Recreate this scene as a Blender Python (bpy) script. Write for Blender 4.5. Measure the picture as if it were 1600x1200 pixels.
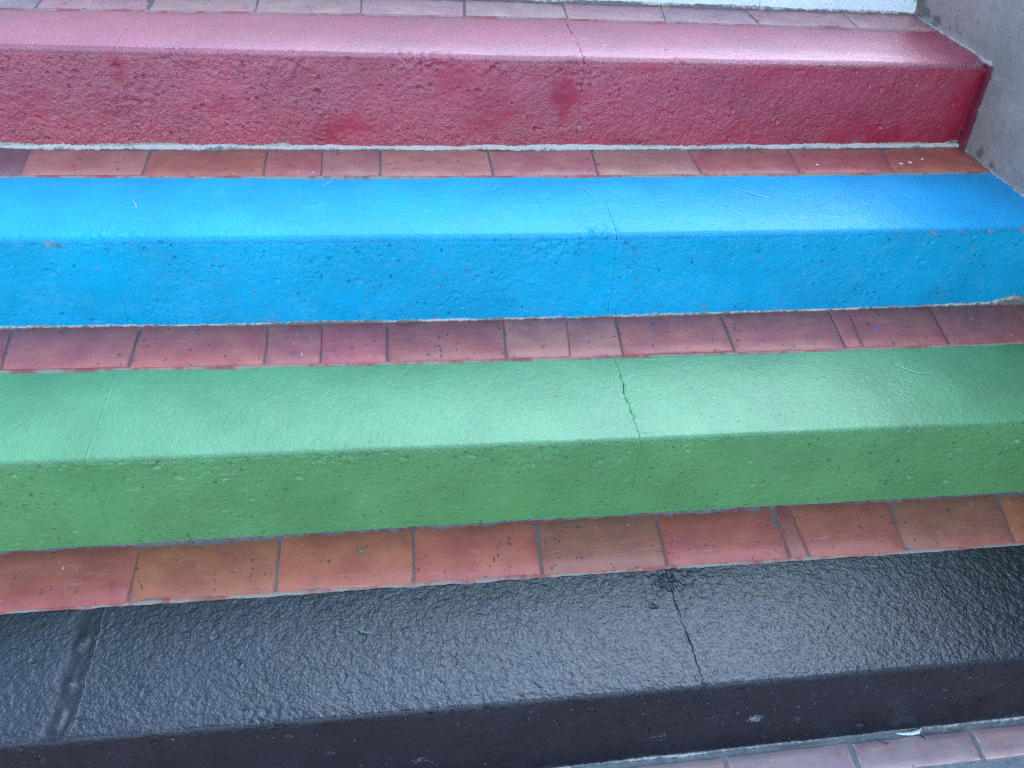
import bpy, math, random
import numpy as np
from mathutils import Matrix, Vector

scene = bpy.context.scene
for _o in list(bpy.data.objects):
    bpy.data.objects.remove(_o)

# ------------------------------------------------------------------ camera
cam_data = bpy.data.cameras.new("camera")
cam = bpy.data.objects.new("camera", cam_data)
scene.collection.objects.link(cam)
R_ = Vector((0.990391, -0.124383, 0.060458))
U_ = Vector((0.034553, 0.645842, 0.762688))
F_ = Vector((0.133912, 0.75327, -0.643934))
m3 = Matrix((R_, U_, -F_)).transposed()
cam.matrix_world = Matrix.Translation((-0.21659, -0.66912, 1.43164)) @ m3.to_4x4()
cam_data.sensor_width = 36.0
cam_data.lens = 29.992
cam_data.clip_start = 0.02
cam_data.clip_end = 500.0
scene.camera = cam

# ------------------------------------------------------------------ light
SUN_AZ, SUN_EL = 36.0, 40.0            # behind the stairs, to the right
SUN_STRENGTH, SUN_ANGLE = 0.85, 76.0
SKY_STRENGTH = 0.15
world = bpy.data.worlds.new("World")
scene.world = world
world.use_nodes = True
wn = world.node_tree.nodes
wl = world.node_tree.links
wn.clear()
w_out = wn.new("ShaderNodeOutputWorld")
w_bg = wn.new("ShaderNodeBackground")
w_sky = wn.new("ShaderNodeTexSky")
w_sky.sky_type = 'NISHITA'
w_sky.sun_disc = False
w_sky.sun_elevation = math.radians(SUN_EL)
w_sky.sun_rotation = math.radians(SUN_AZ)
w_sky.altitude = 0.0
w_sky.air_density = 1.0
w_sky.dust_density = 0.3
w_sky.ozone_density = 2.0
w_bg.inputs["Strength"].default_value = SKY_STRENGTH
wl.new(w_sky.outputs[0], w_bg.inputs[0])
wl.new(w_bg.outputs[0], w_out.inputs[0])

sun_data = bpy.data.lights.new("sun", 'SUN')
sun_data.energy = SUN_STRENGTH
sun_data.angle = math.radians(SUN_ANGLE)
sun_data.color = (0.62, 0.84, 1.0)
sun = bpy.data.objects.new("sun", sun_data)
scene.collection.objects.link(sun)
_a, _e = math.radians(SUN_AZ), math.radians(SUN_EL)
sun_dir = Vector((math.sin(_a) * math.cos(_e), math.cos(_a) * math.cos(_e), math.sin(_e)))
sun.rotation_euler = sun_dir.to_track_quat('Z', 'Y').to_euler()
sun.location = sun_dir * 20

scene.view_settings.view_transform = 'Standard'
scene.view_settings.look = 'None'
scene.view_settings.gamma = 1.0
scene.view_settings.use_curve_mapping = False
scene.view_settings.exposure = 2.18
scene.cycles.use_denoising = False
scene.cycles.use_adaptive_sampling = False
scene.cycles.pixel_filter_type = 'BLACKMAN_HARRIS'
scene.cycles.filter_width = 1.3
scene.cycles.sample_clamp_indirect = 4.0
scene.cycles.sample_clamp_direct = 6.0

# ------------------------------------------------------------------ helpers
C = scene.collection
rng = random.Random(11)


def vnoise(x, y, seed=0):
    """smooth 2-D value noise in -1..1 on numpy arrays"""
    x = np.asarray(x, dtype=np.float64); y = np.asarray(y, dtype=np.float64)
    xi = np.floor(x).astype(np.int64); yi = np.floor(y).astype(np.int64)
    fx = x - xi; fy = y - yi
    fx = fx * fx * (3 - 2 * fx); fy = fy * fy * (3 - 2 * fy)

    def h(a, b):
        n = (a * 374761393 + b * 668265263 + seed * 1274126177) & 0xffffffff
        n = ((n ^ (n >> 13)) * 1274126177) & 0xffffffff
        n = n ^ (n >> 16)
        return (n & 0xffff) / 32767.5 - 1.0
    a = h(xi, yi); b = h(xi + 1, yi); c = h(xi, yi + 1); d = h(xi + 1, yi + 1)
    return (a * (1 - fx) + b * fx) * (1 - fy) + (c * (1 - fx) + d * fx) * fy


def fbm(x, y, seed=0, octv=3):
    o = 0; amp = 1; tot = 0
    for k in range(octv):
        o = o + amp * vnoise(x * 2 ** k, y * 2 ** k, seed + 17 * k); tot += amp; amp *= 0.5
    return o / tot


def mesh_np(name, V, F, mat, parent=None, attrs=None, smooth=True, ngons=()):
    me = bpy.data.meshes.new(name)
    V = np.asarray(V, dtype=np.float64).reshape(-1, 3)
    F = np.asarray(F, dtype=np.int64)
    faces = F.tolist() + [list(g) for g in ngons]
    me.from_pydata(V.tolist(), [], faces)
    if smooth:
        fl = np.ones(len(me.polygons), dtype=bool)
        if len(ngons):
            fl[len(F):] = False
        me.polygons.foreach_set("use_smooth", fl)
    for k, a in (attrs or {}).items():
        at = me.attributes.new(k, 'FLOAT', 'POINT')
        at.data.foreach_set("value", np.asarray(a, dtype=np.float32).ravel())
    me.update()
    if mat:
        me.materials.append(mat)
    o = bpy.data.objects.new(name, me)
    C.objects.link(o)
    if parent:
        o.parent = parent
    return o


def grid_faces(n, m, wrap=False):
    i = np.arange(n - 1)[:, None]
    j = np.arange(m if wrap else m - 1)[None, :]
    j2 = (j + 1) % m
    a = i * m + j; b = i * m + j2; c = (i + 1) * m + j2; d = (i + 1) * m + j
    return np.stack([a, b, c, d], -1).reshape(-1, 4)


def thing(name, label, cat, loc=(0, 0, 0), group=None):
    o = bpy.data.objects.new(name, None)
    C.objects.link(o)
    o.empty_display_size = 0.1
    o.location = loc
    o["label"] = label; o["category"] = cat
    if group:
        o["group"] = group
    return o


# ------------------------------------------------------------------ node helper
class NT:
    def __init__(self, name):
        self.m = bpy.data.materials.new(name)
        self.m.use_nodes = True
        self.t = self.m.node_tree
        self.t.nodes.clear()
        self.out = self.n("ShaderNodeOutputMaterial")
        self.b = self.n("ShaderNodeBsdfPrincipled")
        self.l(self.b.outputs[0], self.out.inputs[0])

    def n(self, ty, **kw):
        x = self.t.nodes.new(ty)
        for k, v in kw.items():
            setattr(x, k, v)
        return x

    def l(self, a, b):
        self.t.links.new(a, b)

    def sock(self, inp, v):
        if hasattr(v, "is_linked"):
            self.l(v, inp)
        else:
            inp.default_value = v

    def math(self, op, a, b=None, c=None, clamp=False):
        x = self.n("ShaderNodeMath", operation=op, use_clamp=clamp)
        self.sock(x.inputs[0], a)
        if b is not None: self.sock(x.inputs[1], b)
        if c is not None: self.sock(x.inputs[2], c)
        return x.outputs[0]

    def step(self, v, lo, hi):
        x = self.n("ShaderNodeMapRange", interpolation_type='SMOOTHSTEP')
        self.sock(x.inputs[0], v)
        x.inputs[1].default_value = lo; x.inputs[2].default_value = hi
        return x.outputs[0]

    def noise(self, vec, scale, detail=2.0, rough=0.5, dist=0.0, w=None):
        x = self.n("ShaderNodeTexNoise")
        if w is not None:
            x.noise_dimensions = '4D'; self.sock(x.inputs["W"], w)
        self.l(vec, x.inputs["Vector"])
        x.inputs["Scale"].default_value = scale
        x.inputs["Detail"].default_value = detail
        x.inputs["Roughness"].default_value = rough
        x.inputs["Distortion"].default_value = dist
        return x.outputs[0]

    def vor(self, vec, scale, rnd=1.0, feature='F1'):
        x = self.n("ShaderNodeTexVoronoi", feature=feature)
        self.l(vec, x.inputs["Vector"])
        x.inputs["Scale"].default_value = scale
        x.inputs["Randomness"].default_value = rnd
        return x

    def mapping(self, loc=(0, 0, 0), rot=(0, 0, 0), scale=(1, 1, 1), src=None):
        if src is None:
            src = self.n("ShaderNodeTexCoord").outputs["Object"]
        x = self.n("ShaderNodeMapping")
        self.l(src, x.inputs[0])
        x.inputs["Location"].default_value = loc
        x.inputs["Rotation"].default_value = rot
        x.inputs["Scale"].default_value = scale
        return x.outputs[0]

    def attr(self, name):
        return self.n("ShaderNodeAttribute", attribute_name=name).outputs["Fac"]

    def mix(self, fac, a, b, blend='MIX'):
        x = self.n("ShaderNodeMix", data_type='RGBA', blend_type=blend)
        self.sock(x.inputs[0], fac)
        for inp, v in ((x.inputs[6], a), (x.inputs[7], b)):
            if isinstance(v, tuple):
                inp.default_value = (*v[:3], 1.0)
            else:
                self.l(v, inp)
        return x.outputs[2]

    def bump(self, h, dist, strength=1.0, prev=None):
        x = self.n("ShaderNodeBump")
        x.inputs["Strength"].default_value = strength
        x.inputs["Distance"].default_value = dist
        self.sock(x.inputs["Height"], h)
        if prev is not None:
            self.l(prev, x.inputs["Normal"])
        return x.outputs[0]

    def val(self, inp, v):
        self.sock(self.b.inputs[inp], v)


def paint_material(name, col, seed, lump=1.0, tread_lump=0.5, rough=0.3, bare_col=(0.42, 0.36, 0.31),
                   pit_bare=0.9, fleck=0.0, var=0.16, dark=None, spec=0.6, coat=0.0, relief=0.0024, fill_col=None, tscale=1.0, dust_amt=0.10, riser_spec=1.0):
    """thick gloss enamel brushed over rough concrete"""
    t = NT(name)
    v = t.mapping(loc=(seed * 3.1, seed * 1.7, seed * 0.9))
    tread = t.attr("tread"); bare = t.attr("bare"); fill = t.attr("fill")
    riser = t.math('SUBTRACT', 1.0, tread)
    # relief: lumps, orange peel, pits, brush strokes
    wob = t.noise(v, 38, 2)
    n1 = t.noise(v, 95 * tscale, 3, 0.55, 0.6)
    n2 = t.noise(v, 260 * tscale, 3, 0.6, 0.4)
    n3 = t.noise(v, 520, 2, 0.5)
    vb = t.mapping(loc=(seed, seed, seed), rot=(0, 0.35, 0.25), scale=(1.0, 0.28, 0.28), src=v)
    nb = t.noise(vb, 420, 2, 0.6)
    vo = t.vor(v, 62.0)
    rnd = t.n("ShaderNodeSeparateColor"); t.l(vo.outputs["Color"], rnd.inputs[0])
    # irregular pit outline
    d = t.math('ADD', vo.outputs["Distance"], t.math('MULTIPLY', t.math('SUBTRACT', n2, 0.5), 0.60))
    rad = t.math('MULTIPLY', t.math('SUBTRACT', rnd.outputs[0], 0.42), 0.42)
    pit = t.step(t.math('SUBTRACT', rad, d), -0.02, 0.17)
    vo2 = t.vor(t.mapping(loc=(3, 5, 7), src=v), 150.0)
    rnd2 = t.n("ShaderNodeSeparateColor"); t.l(vo2.outputs["Color"], rnd2.inputs[0])
    d2 = t.math('ADD', vo2.outputs["Distance"], t.math('MULTIPLY', t.math('SUBTRACT', n3, 0.5), 0.3))
    pit2 = t.step(t.math('SUBTRACT', t.math('MULTIPLY', t.math('SUBTRACT', rnd2.outputs[1], 0.45), 0.75), d2), -0.02, 0.20)
    lumps = t.math('MULTIPLY', n1, t.math('ADD', t.math('MULTIPLY', riser, lump), t.math('MULTIPLY', tread, tread_lump)))
    peel = t.math('MULTIPLY', n2, t.math('ADD', t.math('MULTIPLY', riser, 0.55 * lump), t.math('MULTIPLY', tread, 0.62 * tread_lump)))
    fine = t.math('MULTIPLY', n3, 0.07)
    br = t.math('MULTIPLY', nb, t.math('ADD', 0.06, t.math('MULTIPLY', riser, 0.16)))
    h = t.math('ADD', t.math('ADD', lumps, peel), t.math('ADD', fine, br))
    pm = t.math('ADD', t.math('MULTIPLY', riser, 1.0), t.math('MULTIPLY', tread, 0.10))
    h = t.math('SUBTRACT', h, t.math('MULTIPLY', pit, t.math('MULTIPLY', pm, 1.3)))
    h = t.math('SUBTRACT', h, t.math('MULTIPLY', pit2, t.math('MULTIPLY', pm, 0.5)))
    nose = t.math('MULTIPLY', t.math('MULTIPLY', tread, riser), 4.0)
    h = t.math('ADD', h, t.math('MULTIPLY', t.math('MULTIPLY', nose, t.math('ADD', t.math('SUBTRACT', n2, 0.5), t.math('MULTIPLY', t.math('SUBTRACT', nb, 0.5), 0.8))), 2.6))
    h = t.math('MULTIPLY', h, t.math('SUBTRACT', 1.0, t.math('MULTIPLY', fill, 0.75)))
    edge_n = t.noise(v, 260, 5, 0.75)
    mask = t.step(t.math('ADD', bare, t.math('MULTIPLY', t.math('SUBTRACT', edge_n, 0.5), 1.5)), 0.49, 0.55)
    h = t.math('SUBTRACT', h, t.math('MULTIPLY', mask, 0.25))
    # colour: coat thickness and dust
    big = t.noise(v, 7, 3, 0.55)
    dk = dark or tuple(c * (1 - var) for c in col)
    lt = tuple(min(1, c * (1 + 0.6 * var) + 0.002) for c in col)
    base = t.mix(t.step(big, 0.3, 0.7), dk, lt)
    dust = t.math('MULTIPLY', t.step(t.noise(v, 26, 5, 0.7), 0.48, 0.85), dust_amt)
    base = t.mix(dust, base, (0.45, 0.45, 0.46))
    sc = t.noise(t.mapping(loc=(2, 9, 4), rot=(0, 0, 0.22), scale=(0.16, 1.0, 1.0), src=v), 110, 5, 0.75)
    scm = t.math('MULTIPLY', t.step(sc, 0.60, 0.72), t.step(t.noise(v, 5.5, 2, 0.5), 0.52, 0.66))
    base = t.mix(t.math('MULTIPLY', t.math('MULTIPLY', scm, tread), 0.22 if dust_amt > 0.05 else 0.05), base, (0.55, 0.55, 0.56))
    chip = t.math('MULTIPLY', t.math('MULTIPLY', pit, t.step(rnd.outputs[1], pit_bare, pit_bare + 0.02)), riser)
    base = t.mix(t.math('MULTIPLY', chip, 0.85), base, bare_col)
    if fleck > 0:
        chip2 = t.math('MULTIPLY', t.math('MULTIPLY', pit2, t.step(rnd2.outputs[0], 1 - fleck, 1 - fleck + 0.05)), t.math('MULTIPLY', riser, t.step(edge_n, 0.44, 0.56)))
        base = t.mix(t.math('MULTIPLY', chip2, 0.6), base, (0.32, 0.33, 0.35))
    bcol = t.mix(t.noise(v, 60, 4, 0.7), tuple(c * 0.72 for c in bare_col), tuple(min(1, c * 1.25) for c in bare_col))
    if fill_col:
        base = t.mix(t.math('MULTIPLY', fill, 0.8), base, fill_col)  # brownish filler; its dull tone also stands in for a dark sky reflection
    base = t.mix(mask, base, bcol)
    t.val("Base Color", base)
    r = t.math('ADD', rough - 0.06, t.math('MULTIPLY', t.noise(v, 18, 3, 0.6), 0.14))
    r = t.math('ADD', r, t.math('MULTIPLY', mask, 0.45))
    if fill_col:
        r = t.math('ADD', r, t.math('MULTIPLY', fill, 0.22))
    t.val("Roughness", r)
    t.val("Specular IOR Level", t.math('MULTIPLY', t.math('MULTIPLY', spec, t.math('ADD', riser_spec, t.math('MULTIPLY', tread, 1.0 - riser_spec))), t.math('SUBTRACT', 1.0, t.math('MULTIPLY', fill, 0.45))))
    t.val("Normal", t.bump(h, relief, 1.0))
    if coat:
        t.val("Coat Weight", t.math('MULTIPLY', coat, t.math('SUBTRACT', 1.0, t.math('MULTIPLY', fill, 0.75)))); t.val("Coat Roughness", rough); t.val("Coat IOR", 1.6)
        t.l(t.b.inputs["Normal"].links[0].from_socket, t.b.inputs["Coat Normal"])
    return t.m


def mortar_material(name, pale, darkc, polish=0.0):
    t = NT(name)
    v = t.mapping()
    p = t.attr("pale")
    n = t.noise(v, 80, 5, 0.7)
    n2 = t.noise(v, 300, 3, 0.6)
    f = t.step(t.math('ADD', p, t.math('MULTIPLY', t.math('SUBTRACT', n, 0.5), 1.1)), 0.35, 0.65)
    a = t.mix(n2, tuple(c * 0.55 for c in darkc), tuple(c * 1.4 for c in darkc))
    b = t.mix(n2, tuple(c * 0.7 for c in pale), tuple(min(1, c * 1.2) for c in pale))
    col = t.mix(f, a, b)
    if polish:
        st = t.step(t.noise(t.mapping(scale=(1.0, 0.2, 0.2)), 14, 4, 0.7), 0.44, 0.60)
        col = t.mix(t.math('MULTIPLY', t.math('MULTIPLY', st, polish), t.step(p, 0.12, 0.3)), col, (0.30, 0.055, 0.045))
    t.val("Base Color", col)
    t.val("Roughness", 0.85)
    t.val("Specular IOR Level", 0.25)
    t.val("Normal", t.bump(t.math('ADD', n, t.math('MULTIPLY', n2, 0.6)), 0.002, 0.9))
    return t.m


def brick_material(name, gloss=0.34, dusty=0.0, pitty=1.0):
    """waxed clay brick; each brick's own tint comes from the object colour"""
    t = NT(name)
    info = t.n("ShaderNodeObjectInfo")
    co = t.n("ShaderNodeTexCoord").outputs["Object"]
    off = t.n("ShaderNodeVectorMath", operation='SCALE')
    cmb = t.n("ShaderNodeCombineXYZ")
    for k in range(3): t.l(info.outputs["Random"], cmb.inputs[k])
    t.l(cmb.outputs[0], off.inputs[0]); off.inputs[3].default_value = 37.0
    add = t.n("ShaderNodeVectorMath", operation='ADD')
    t.l(co, add.inputs[0]); t.l(off.outputs[0], add.inputs[1])
    v = add.outputs[0]
    n1 = t.noise(v, 16, 4, 0.6)
    n2 = t.noise(v, 120, 3, 0.6)
    strk = t.noise(t.mapping(scale=(0.10, 1.0, 1.0), src=v), 190, 3, 0.6)
    wp = t.n("ShaderNodeTexNoise"); t.l(v, wp.inputs["Vector"]); wp.inputs["Scale"].default_value = 130; wp.inputs["Detail"].default_value = 3
    ws = t.n("ShaderNodeVectorMath", operation='SCALE'); t.l(wp.outputs[1], ws.inputs[0]); ws.inputs[3].default_value = 0.016
    wa = t.n("ShaderNodeVectorMath", operation='ADD'); t.l(v, wa.inputs[0]); t.l(ws.outputs[0], wa.inputs[1])
    vo = t.vor(t.mapping(scale=(1.0, 0.42, 1.0), src=wa.outputs[0]), 125)
    rnd = t.n("ShaderNodeSeparateColor"); t.l(vo.outputs["Color"], rnd.inputs[0])
    d = t.math('ADD', vo.outputs["Distance"], t.math('MULTIPLY', t.math('SUBTRACT', n2, 0.5), 0.5))
    pit = t.step(t.math('SUBTRACT', t.math('MULTIPLY', t.math('SUBTRACT', rnd.outputs[0], 0.56), 0.66 * pitty), d), -0.03, 0.06)
    base = t.mix(t.step(n1, 0.3, 0.75), t.mix(1.0, info.outputs["Color"], (0.86, 0.78, 0.80), 'MULTIPLY'),
                 t.mix(1.0, info.outputs["Color"], (1.12, 1.22, 1.05), 'MULTIPLY'))
    base = t.mix(t.math('MULTIPLY', t.step(strk, 0.5, 0.8), 0.30), base, t.mix(0.5, info.outputs["Color"], (0.50, 0.30, 0.24)))
    grime = t.step(t.noise(v, 34, 5, 0.75), 0.54, 0.72)
    base = t.mix(t.math('MULTIPLY', grime, 0.30), base, (0.10, 0.065, 0.060))
    scuff = t.step(t.noise(t.mapping(loc=(4, 2, 0), scale=(0.14, 1.0, 1.0), src=v), 75, 5, 0.75), 0.58, 0.72)
    base = t.mix(t.math('MULTIPLY', scuff, 0.28), base, (0.60, 0.36, 0.32))
    if dusty:
        base = t.mix(t.math('MULTIPLY', t.step(t.noise(v, 22, 6, 0.7), 0.35, 0.75), dusty), base, (0.52, 0.46, 0.44))
    base = t.mix(t.math('MULTIPLY', pit, 0.9), base, t.mix(t.step(rnd.outputs[2], 0.86, 0.9), (0.075, 0.065, 0.068), (0.5, 0.48, 0.45)))
    t.val("Base Color", base)
    t.val("Roughness", t.math('ADD', gloss - 0.05, t.math('MULTIPLY', n1, 0.2)))
    t.val("Specular IOR Level", 0.6 if gloss < 0.5 else 0.3)
    h = t.math('ADD', t.math('MULTIPLY', n2, 0.25), t.math('MULTIPLY', strk, 0.30))
    h = t.math('SUBTRACT', h, t.math('MULTIPLY', pit, 0.8))
    t.val("Normal", t.bump(h, 0.0012, 1.0))
    return t.m


def cement_material(name, col, stain=0.6):
    t = NT(name)
    v = t.mapping()
    n1 = t.noise(v, 5, 5, 0.6); n2 = t.noise(v, 40, 5, 0.65); n3 = t.noise(v, 260, 3, 0.6)
    base = t.mix(t.step(n1, 0.25, 0.75), tuple(c * 0.80 for c in col), tuple(c * 1.15 for c in col))
    base = t.mix(t.math('MULTIPLY', t.step(n2, 0.46, 0.72), 0.45), base, tuple(c * 0.60 for c in col))
    st = t.noise(t.mapping(rot=(0.5, 0, 0), scale=(1.0, 0.35, 1.0)), 22, 6, 0.75)
    base = t.mix(t.math('MULTIPLY', t.step(st, 0.56, 0.70), 0.30), base, (0.44, 0.42, 0.40))
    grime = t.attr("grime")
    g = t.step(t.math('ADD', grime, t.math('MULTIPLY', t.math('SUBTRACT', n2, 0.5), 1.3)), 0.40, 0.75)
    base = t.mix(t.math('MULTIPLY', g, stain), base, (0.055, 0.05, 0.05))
    pale = t.attr("pale")
    p = t.step(t.math('ADD', pale, t.math('MULTIPLY', t.math('SUBTRACT', t.noise(v, 120, 4, 0.7), 0.5), 1.2)), 0.45, 0.6)
    base = t.mix(t.math('MULTIPLY', p, t.step(t.noise(v, 30, 4, 0.7), 0.36, 0.56)), base, (0.42, 0.375, 0.34))
    vo = t.vor(v, 34)
    rnd = t.n("ShaderNodeSeparateColor"); t.l(vo.outputs["Color"], rnd.inputs[0])
    d = t.math('ADD', vo.outputs["Distance"], t.math('MULTIPLY', t.math('SUBTRACT', n3, 0.5), 0.35))
    sp = t.step(t.math('SUBTRACT', t.math('MULTIPLY', t.math('SUBTRACT', rnd.outputs[0], 0.7), 0.35), d), -0.01, 0.03)
    base = t.mix(t.math('MULTIPLY', sp, 0.8), base, t.mix(t.step(rnd.outputs[1], 0.5, 0.52), (0.07, 0.065, 0.065), (0.5, 0.49, 0.48)))
    t.val("Base Color", base)
    t.val("Roughness", 0.8)
    t.val("Specular IOR Level", 0.3)
    t.val("Normal", t.bump(t.math('ADD', n2, t.math('MULTIPLY', n3, 0.35)), 0.0045, 0.9))
    return t.m


def plain(name, col, rough=0.6, spec=0.4, nscale=120, bumpd=0.0005):
    t = NT(name)
    v = t.mapping()
    n = t.noise(v, nscale, 3, 0.6)
    t.val("Base Color", t.mix(n, tuple(c * 0.75 for c in col), tuple(min(1, c * 1.2) for c in col)))
    t.val("Roughness", rough); t.val("Specular IOR Level", spec)
    t.val("Normal", t.bump(n, bumpd, 0.7))
    return t.m


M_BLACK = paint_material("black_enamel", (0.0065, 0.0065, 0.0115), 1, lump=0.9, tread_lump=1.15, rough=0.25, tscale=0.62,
                         bare_col=(0.17, 0.18, 0.21), pit_bare=0.92, fleck=0.22, var=0.3, fill_col=(0.010, 0.006, 0.007), spec=0.75, dust_amt=0.012, riser_spec=0.45)  # riser reflection cut to stand in for darker surroundings in front
M_GREEN = paint_material("green_enamel", (0.095, 0.285, 0.092), 2, lump=0.7, tread_lump=0.50, rough=0.40, pit_bare=0.97, var=0.12, spec=0.9)
M_BLUE = paint_material("blue_enamel", (0.0005, 0.345, 0.57), 3, lump=0.75, tread_lump=0.45, rough=0.34, pit_bare=0.80, var=0.10, spec=0.30)
M_RED = paint_material("red_enamel", (0.37, 0.018, 0.046), 4, lump=1.0, tread_lump=0.35, rough=0.38, spec=0.9, coat=0.55, pit_bare=0.97, var=0.16)
M_PALE = paint_material("pale_enamel", (0.76, 0.80, 0.80), 5, lump=0.7, tread_lump=0.4, rough=0.4, pit_bare=0.9, var=0.06)
M_BRICK = brick_material("waxed_brick", gloss=0.40)
M_PAVER = brick_material("worn_paver", gloss=0.62, dusty=0.55, pitty=0.4)
M_BED = mortar_material("joint_mortar", (0.34, 0.25, 0.19), (0.19, 0.15, 0.135), 0.75)
M_PAVEBED = mortar_material("paving_mortar", (0.40, 0.38, 0.33), (0.26, 0.26, 0.24))
M_FILLET = mortar_material("edge_mortar", (0.60, 0.54, 0.46), (0.19, 0.17, 0.15))
M_WALL = cement_material("cement_render", (0.262, 0.218, 0.200))
M_FLOOR = plain("dusty_ground", (0.26, 0.20, 0.17), 0.9, 0.2, 3, 0.01)
M_LAND = plain("landing_cement", (0.30, 0.27, 0.25), 0.85, 0.2, 8, 0.004)
M_SMEAR = paint_material("red_smear", (0.14, 0.010, 0.028), 9, lump=0.5, tread_lump=0.4, rough=0.4, var=0.2)

# ------------------------------------------------------------------ measured layout
YB = [0.0, 0.3618, 0.7240, 1.0890, 1.4444]          # riser planes
ZT = [0.2103, 0.4151, 0.6124, 0.8163, 1.0204]       # tread heights
YK = [0.2331, 0.5917, 0.9573, 1.3144, 1.6750]       # back edge of the painted tread
PB = [(-0.00024, 0.01179, -0.00604), (-0.00203, 0.00301, 0.00092), (0.01239, -0.00139, -0.00681),
      (0.00985, 0.00772, -0.00873), (-0.0118, -0.01785, 0.00985)]
PT = [(0.00945, 0.00075, -0.0023), (0.00468, -0.00621, -0.00212), (0.00509, -0.00015, -0.0034), (0.00358, -0.0022, 0.00005), (0, 0, 0)]
PK = [(-0.0002, 0.00173, 0.00026), (0.00903, -0.00452, -0.00508), (0.01111, 0.00326, -0.00617), (-0.022, -0.00191, 0.0140), (0, 0, 0)]


def poly(c, x):
    x = np.clip(x, -1.05, 1.15)
    return c[0] * x * x + c[1] * x + c[2]


def yb(i, x): return YB[i] + poly(PB[i], x)
def zt(i, x): return ZT[i] + poly(PT[i], x)
def yk(i, x): return YK[i] + poly(PK[i], x)


def wall_x(y, z):
    return 1.103 + 0.055 * (1.44 - y) + 0.08 * (0.816 - z)


XL = -2.58                                           # how far the stair is built to the left
GROUP = "painted steps of one staircase"
STEP_LABEL = [
    "glossy black painted concrete step with orange brick strip behind, lowest step",
    "green painted concrete step with brick strip, between the black and blue steps",
    "bright blue painted concrete step with brick strip, between green and red steps",
    "dark red painted concrete step meeting the grey wall, above the blue step",
    "pale grey-white painted step above the red one, only its foot in view",
]
SEAMS = [(-0.702, 0.250), (-0.714, 0.204), (-0.721, 0.216), (-0.735, 0.194), (-0.70, 0.70)]
MATS = [M_BLACK, M_GREEN, M_BLUE, M_RED, M_PALE]
NOSE_DROP = [(0.0015, 0.03), (0.0020, 0.04), (0.0055, 0.075), (0.0065, 0.075), (0.003, 0.04)]
NOSE_R = [0.008, 0.009, 0.014, 0.016, 0.008]
steps = []
for i in range(5):
    steps.append(thing("painted_step", STEP_LABEL[i], "step", (0.0, YB[i], ZT[i - 1] if i else 0.0), GROUP))


def loc(i, V):
    V = np.asarray(V, dtype=np.float64).copy()
    V[..., 1] -= YB[i]
    V[..., 2] -= (ZT[i - 1] if i else 0.0)
    return V


def seam_wobble(i, k, s):
    return 0.0045 * fbm(s * 16 + 3.3 * i, s * 0 + 7.7 * k, 91 + i * 5 + k, 3) + 0.0016 * vnoise(s * 120, s * 0 + k, 12 + i)


# painted-over or bare patches: step -> list of (x, y, z, radius, strength)
BARE = {
    2: [(0.80, 0.724, 0.600, 0.012, 0.45), (0.93, 0.724, 0.606, 0.012, 0.42), (1.0, 0.726, 0.608, 0.016, 0.45), (1.08, 0.727, 0.610, 0.020, 0.52),
        (0.87, 0.724, 0.604, 0.016, 0.45), (-0.815, 0.723, 0.602, 0.012, 0.50), (-0.80, 0.723, 0.596, 0.010, 0.44),
        (0.98, 0.724, 0.56, 0.010, 0.45), (0.42, 0.724, 0.44, 0.014, 0.50), (-0.46, 0.724, 0.425, 0.035, 0.40), (1.13, 0.724, 0.43, 0.03, 0.5)],
    1: [(-0.50, 0.362, 0.395, 0.012, 0.40), (0.16, 0.362, 0.385, 0.010, 0.42), (-0.49, 0.362, 0.375, 0.008, 0.5)],
    0: [(0.362, 0.0, 0.10, 0.017, 0.60), (0.44, 0.0, 0.085, 0.016, 0.42), (0.20, 0.0, 0.07, 0.022, 0.45), (-0.20, 0.0, 0.07, 0.02, 0.45), (-0.34, 0.0, 0.12, 0.018, 0.42), (0.80, 0.0, 0.13, 0.03, 0.38)],
    3: [(1.10, 1.10, 0.812, 0.015, 0.50), (1.115, 1.089, 0.79, 0.010, 0.55), (0.20, 1.089, 0.665, 0.010, 0.62), (-0.75, 1.089, 0.63, 0.008, 0.55), (0.86, 1.089, 0.632, 0.02, 0.40), (0.22, 1.2, 0.8163, 0.006, 0.5)],
}
# smooth, thickly filled patches (less relief): step -> (x, z, rx, rz)
FILL = {
    0: [],
    1: [(-0.73, 0.33, 0.06, 0.1), (0.215, 0.33, 0.02, 0.1), (-0.36, 0.30, 0.09, 0.06), (0.0, 0.27, 0.12, 0.05)],
    2: [(0.190, 0.50, 0.025, 0.09), (-0.73, 0.50, 0.05, 0.1), (1.10, 0.47, 0.07, 0.04), (-0.30, 0.46, 0.05, 0.04)],
    3: [(0.165, 0.72, 0.022, 0.05), (-0.745, 0.77, 0.014, 0.03), (1.10, 0.71, 0.045, 0.10), (0.93, 0.64, 0.10, 0.02), (-0.30, 0.65, 0.06, 0.03)],
    4: [],
}


# stretch of the right-hand joint that has cracked open (arc from the nose)
CRACK = [(-0.010, 0.24), (0.0, 0.19), (-0.02, 0.035), (-0.02, 0.26), (-0.3, 0.3)]


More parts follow.
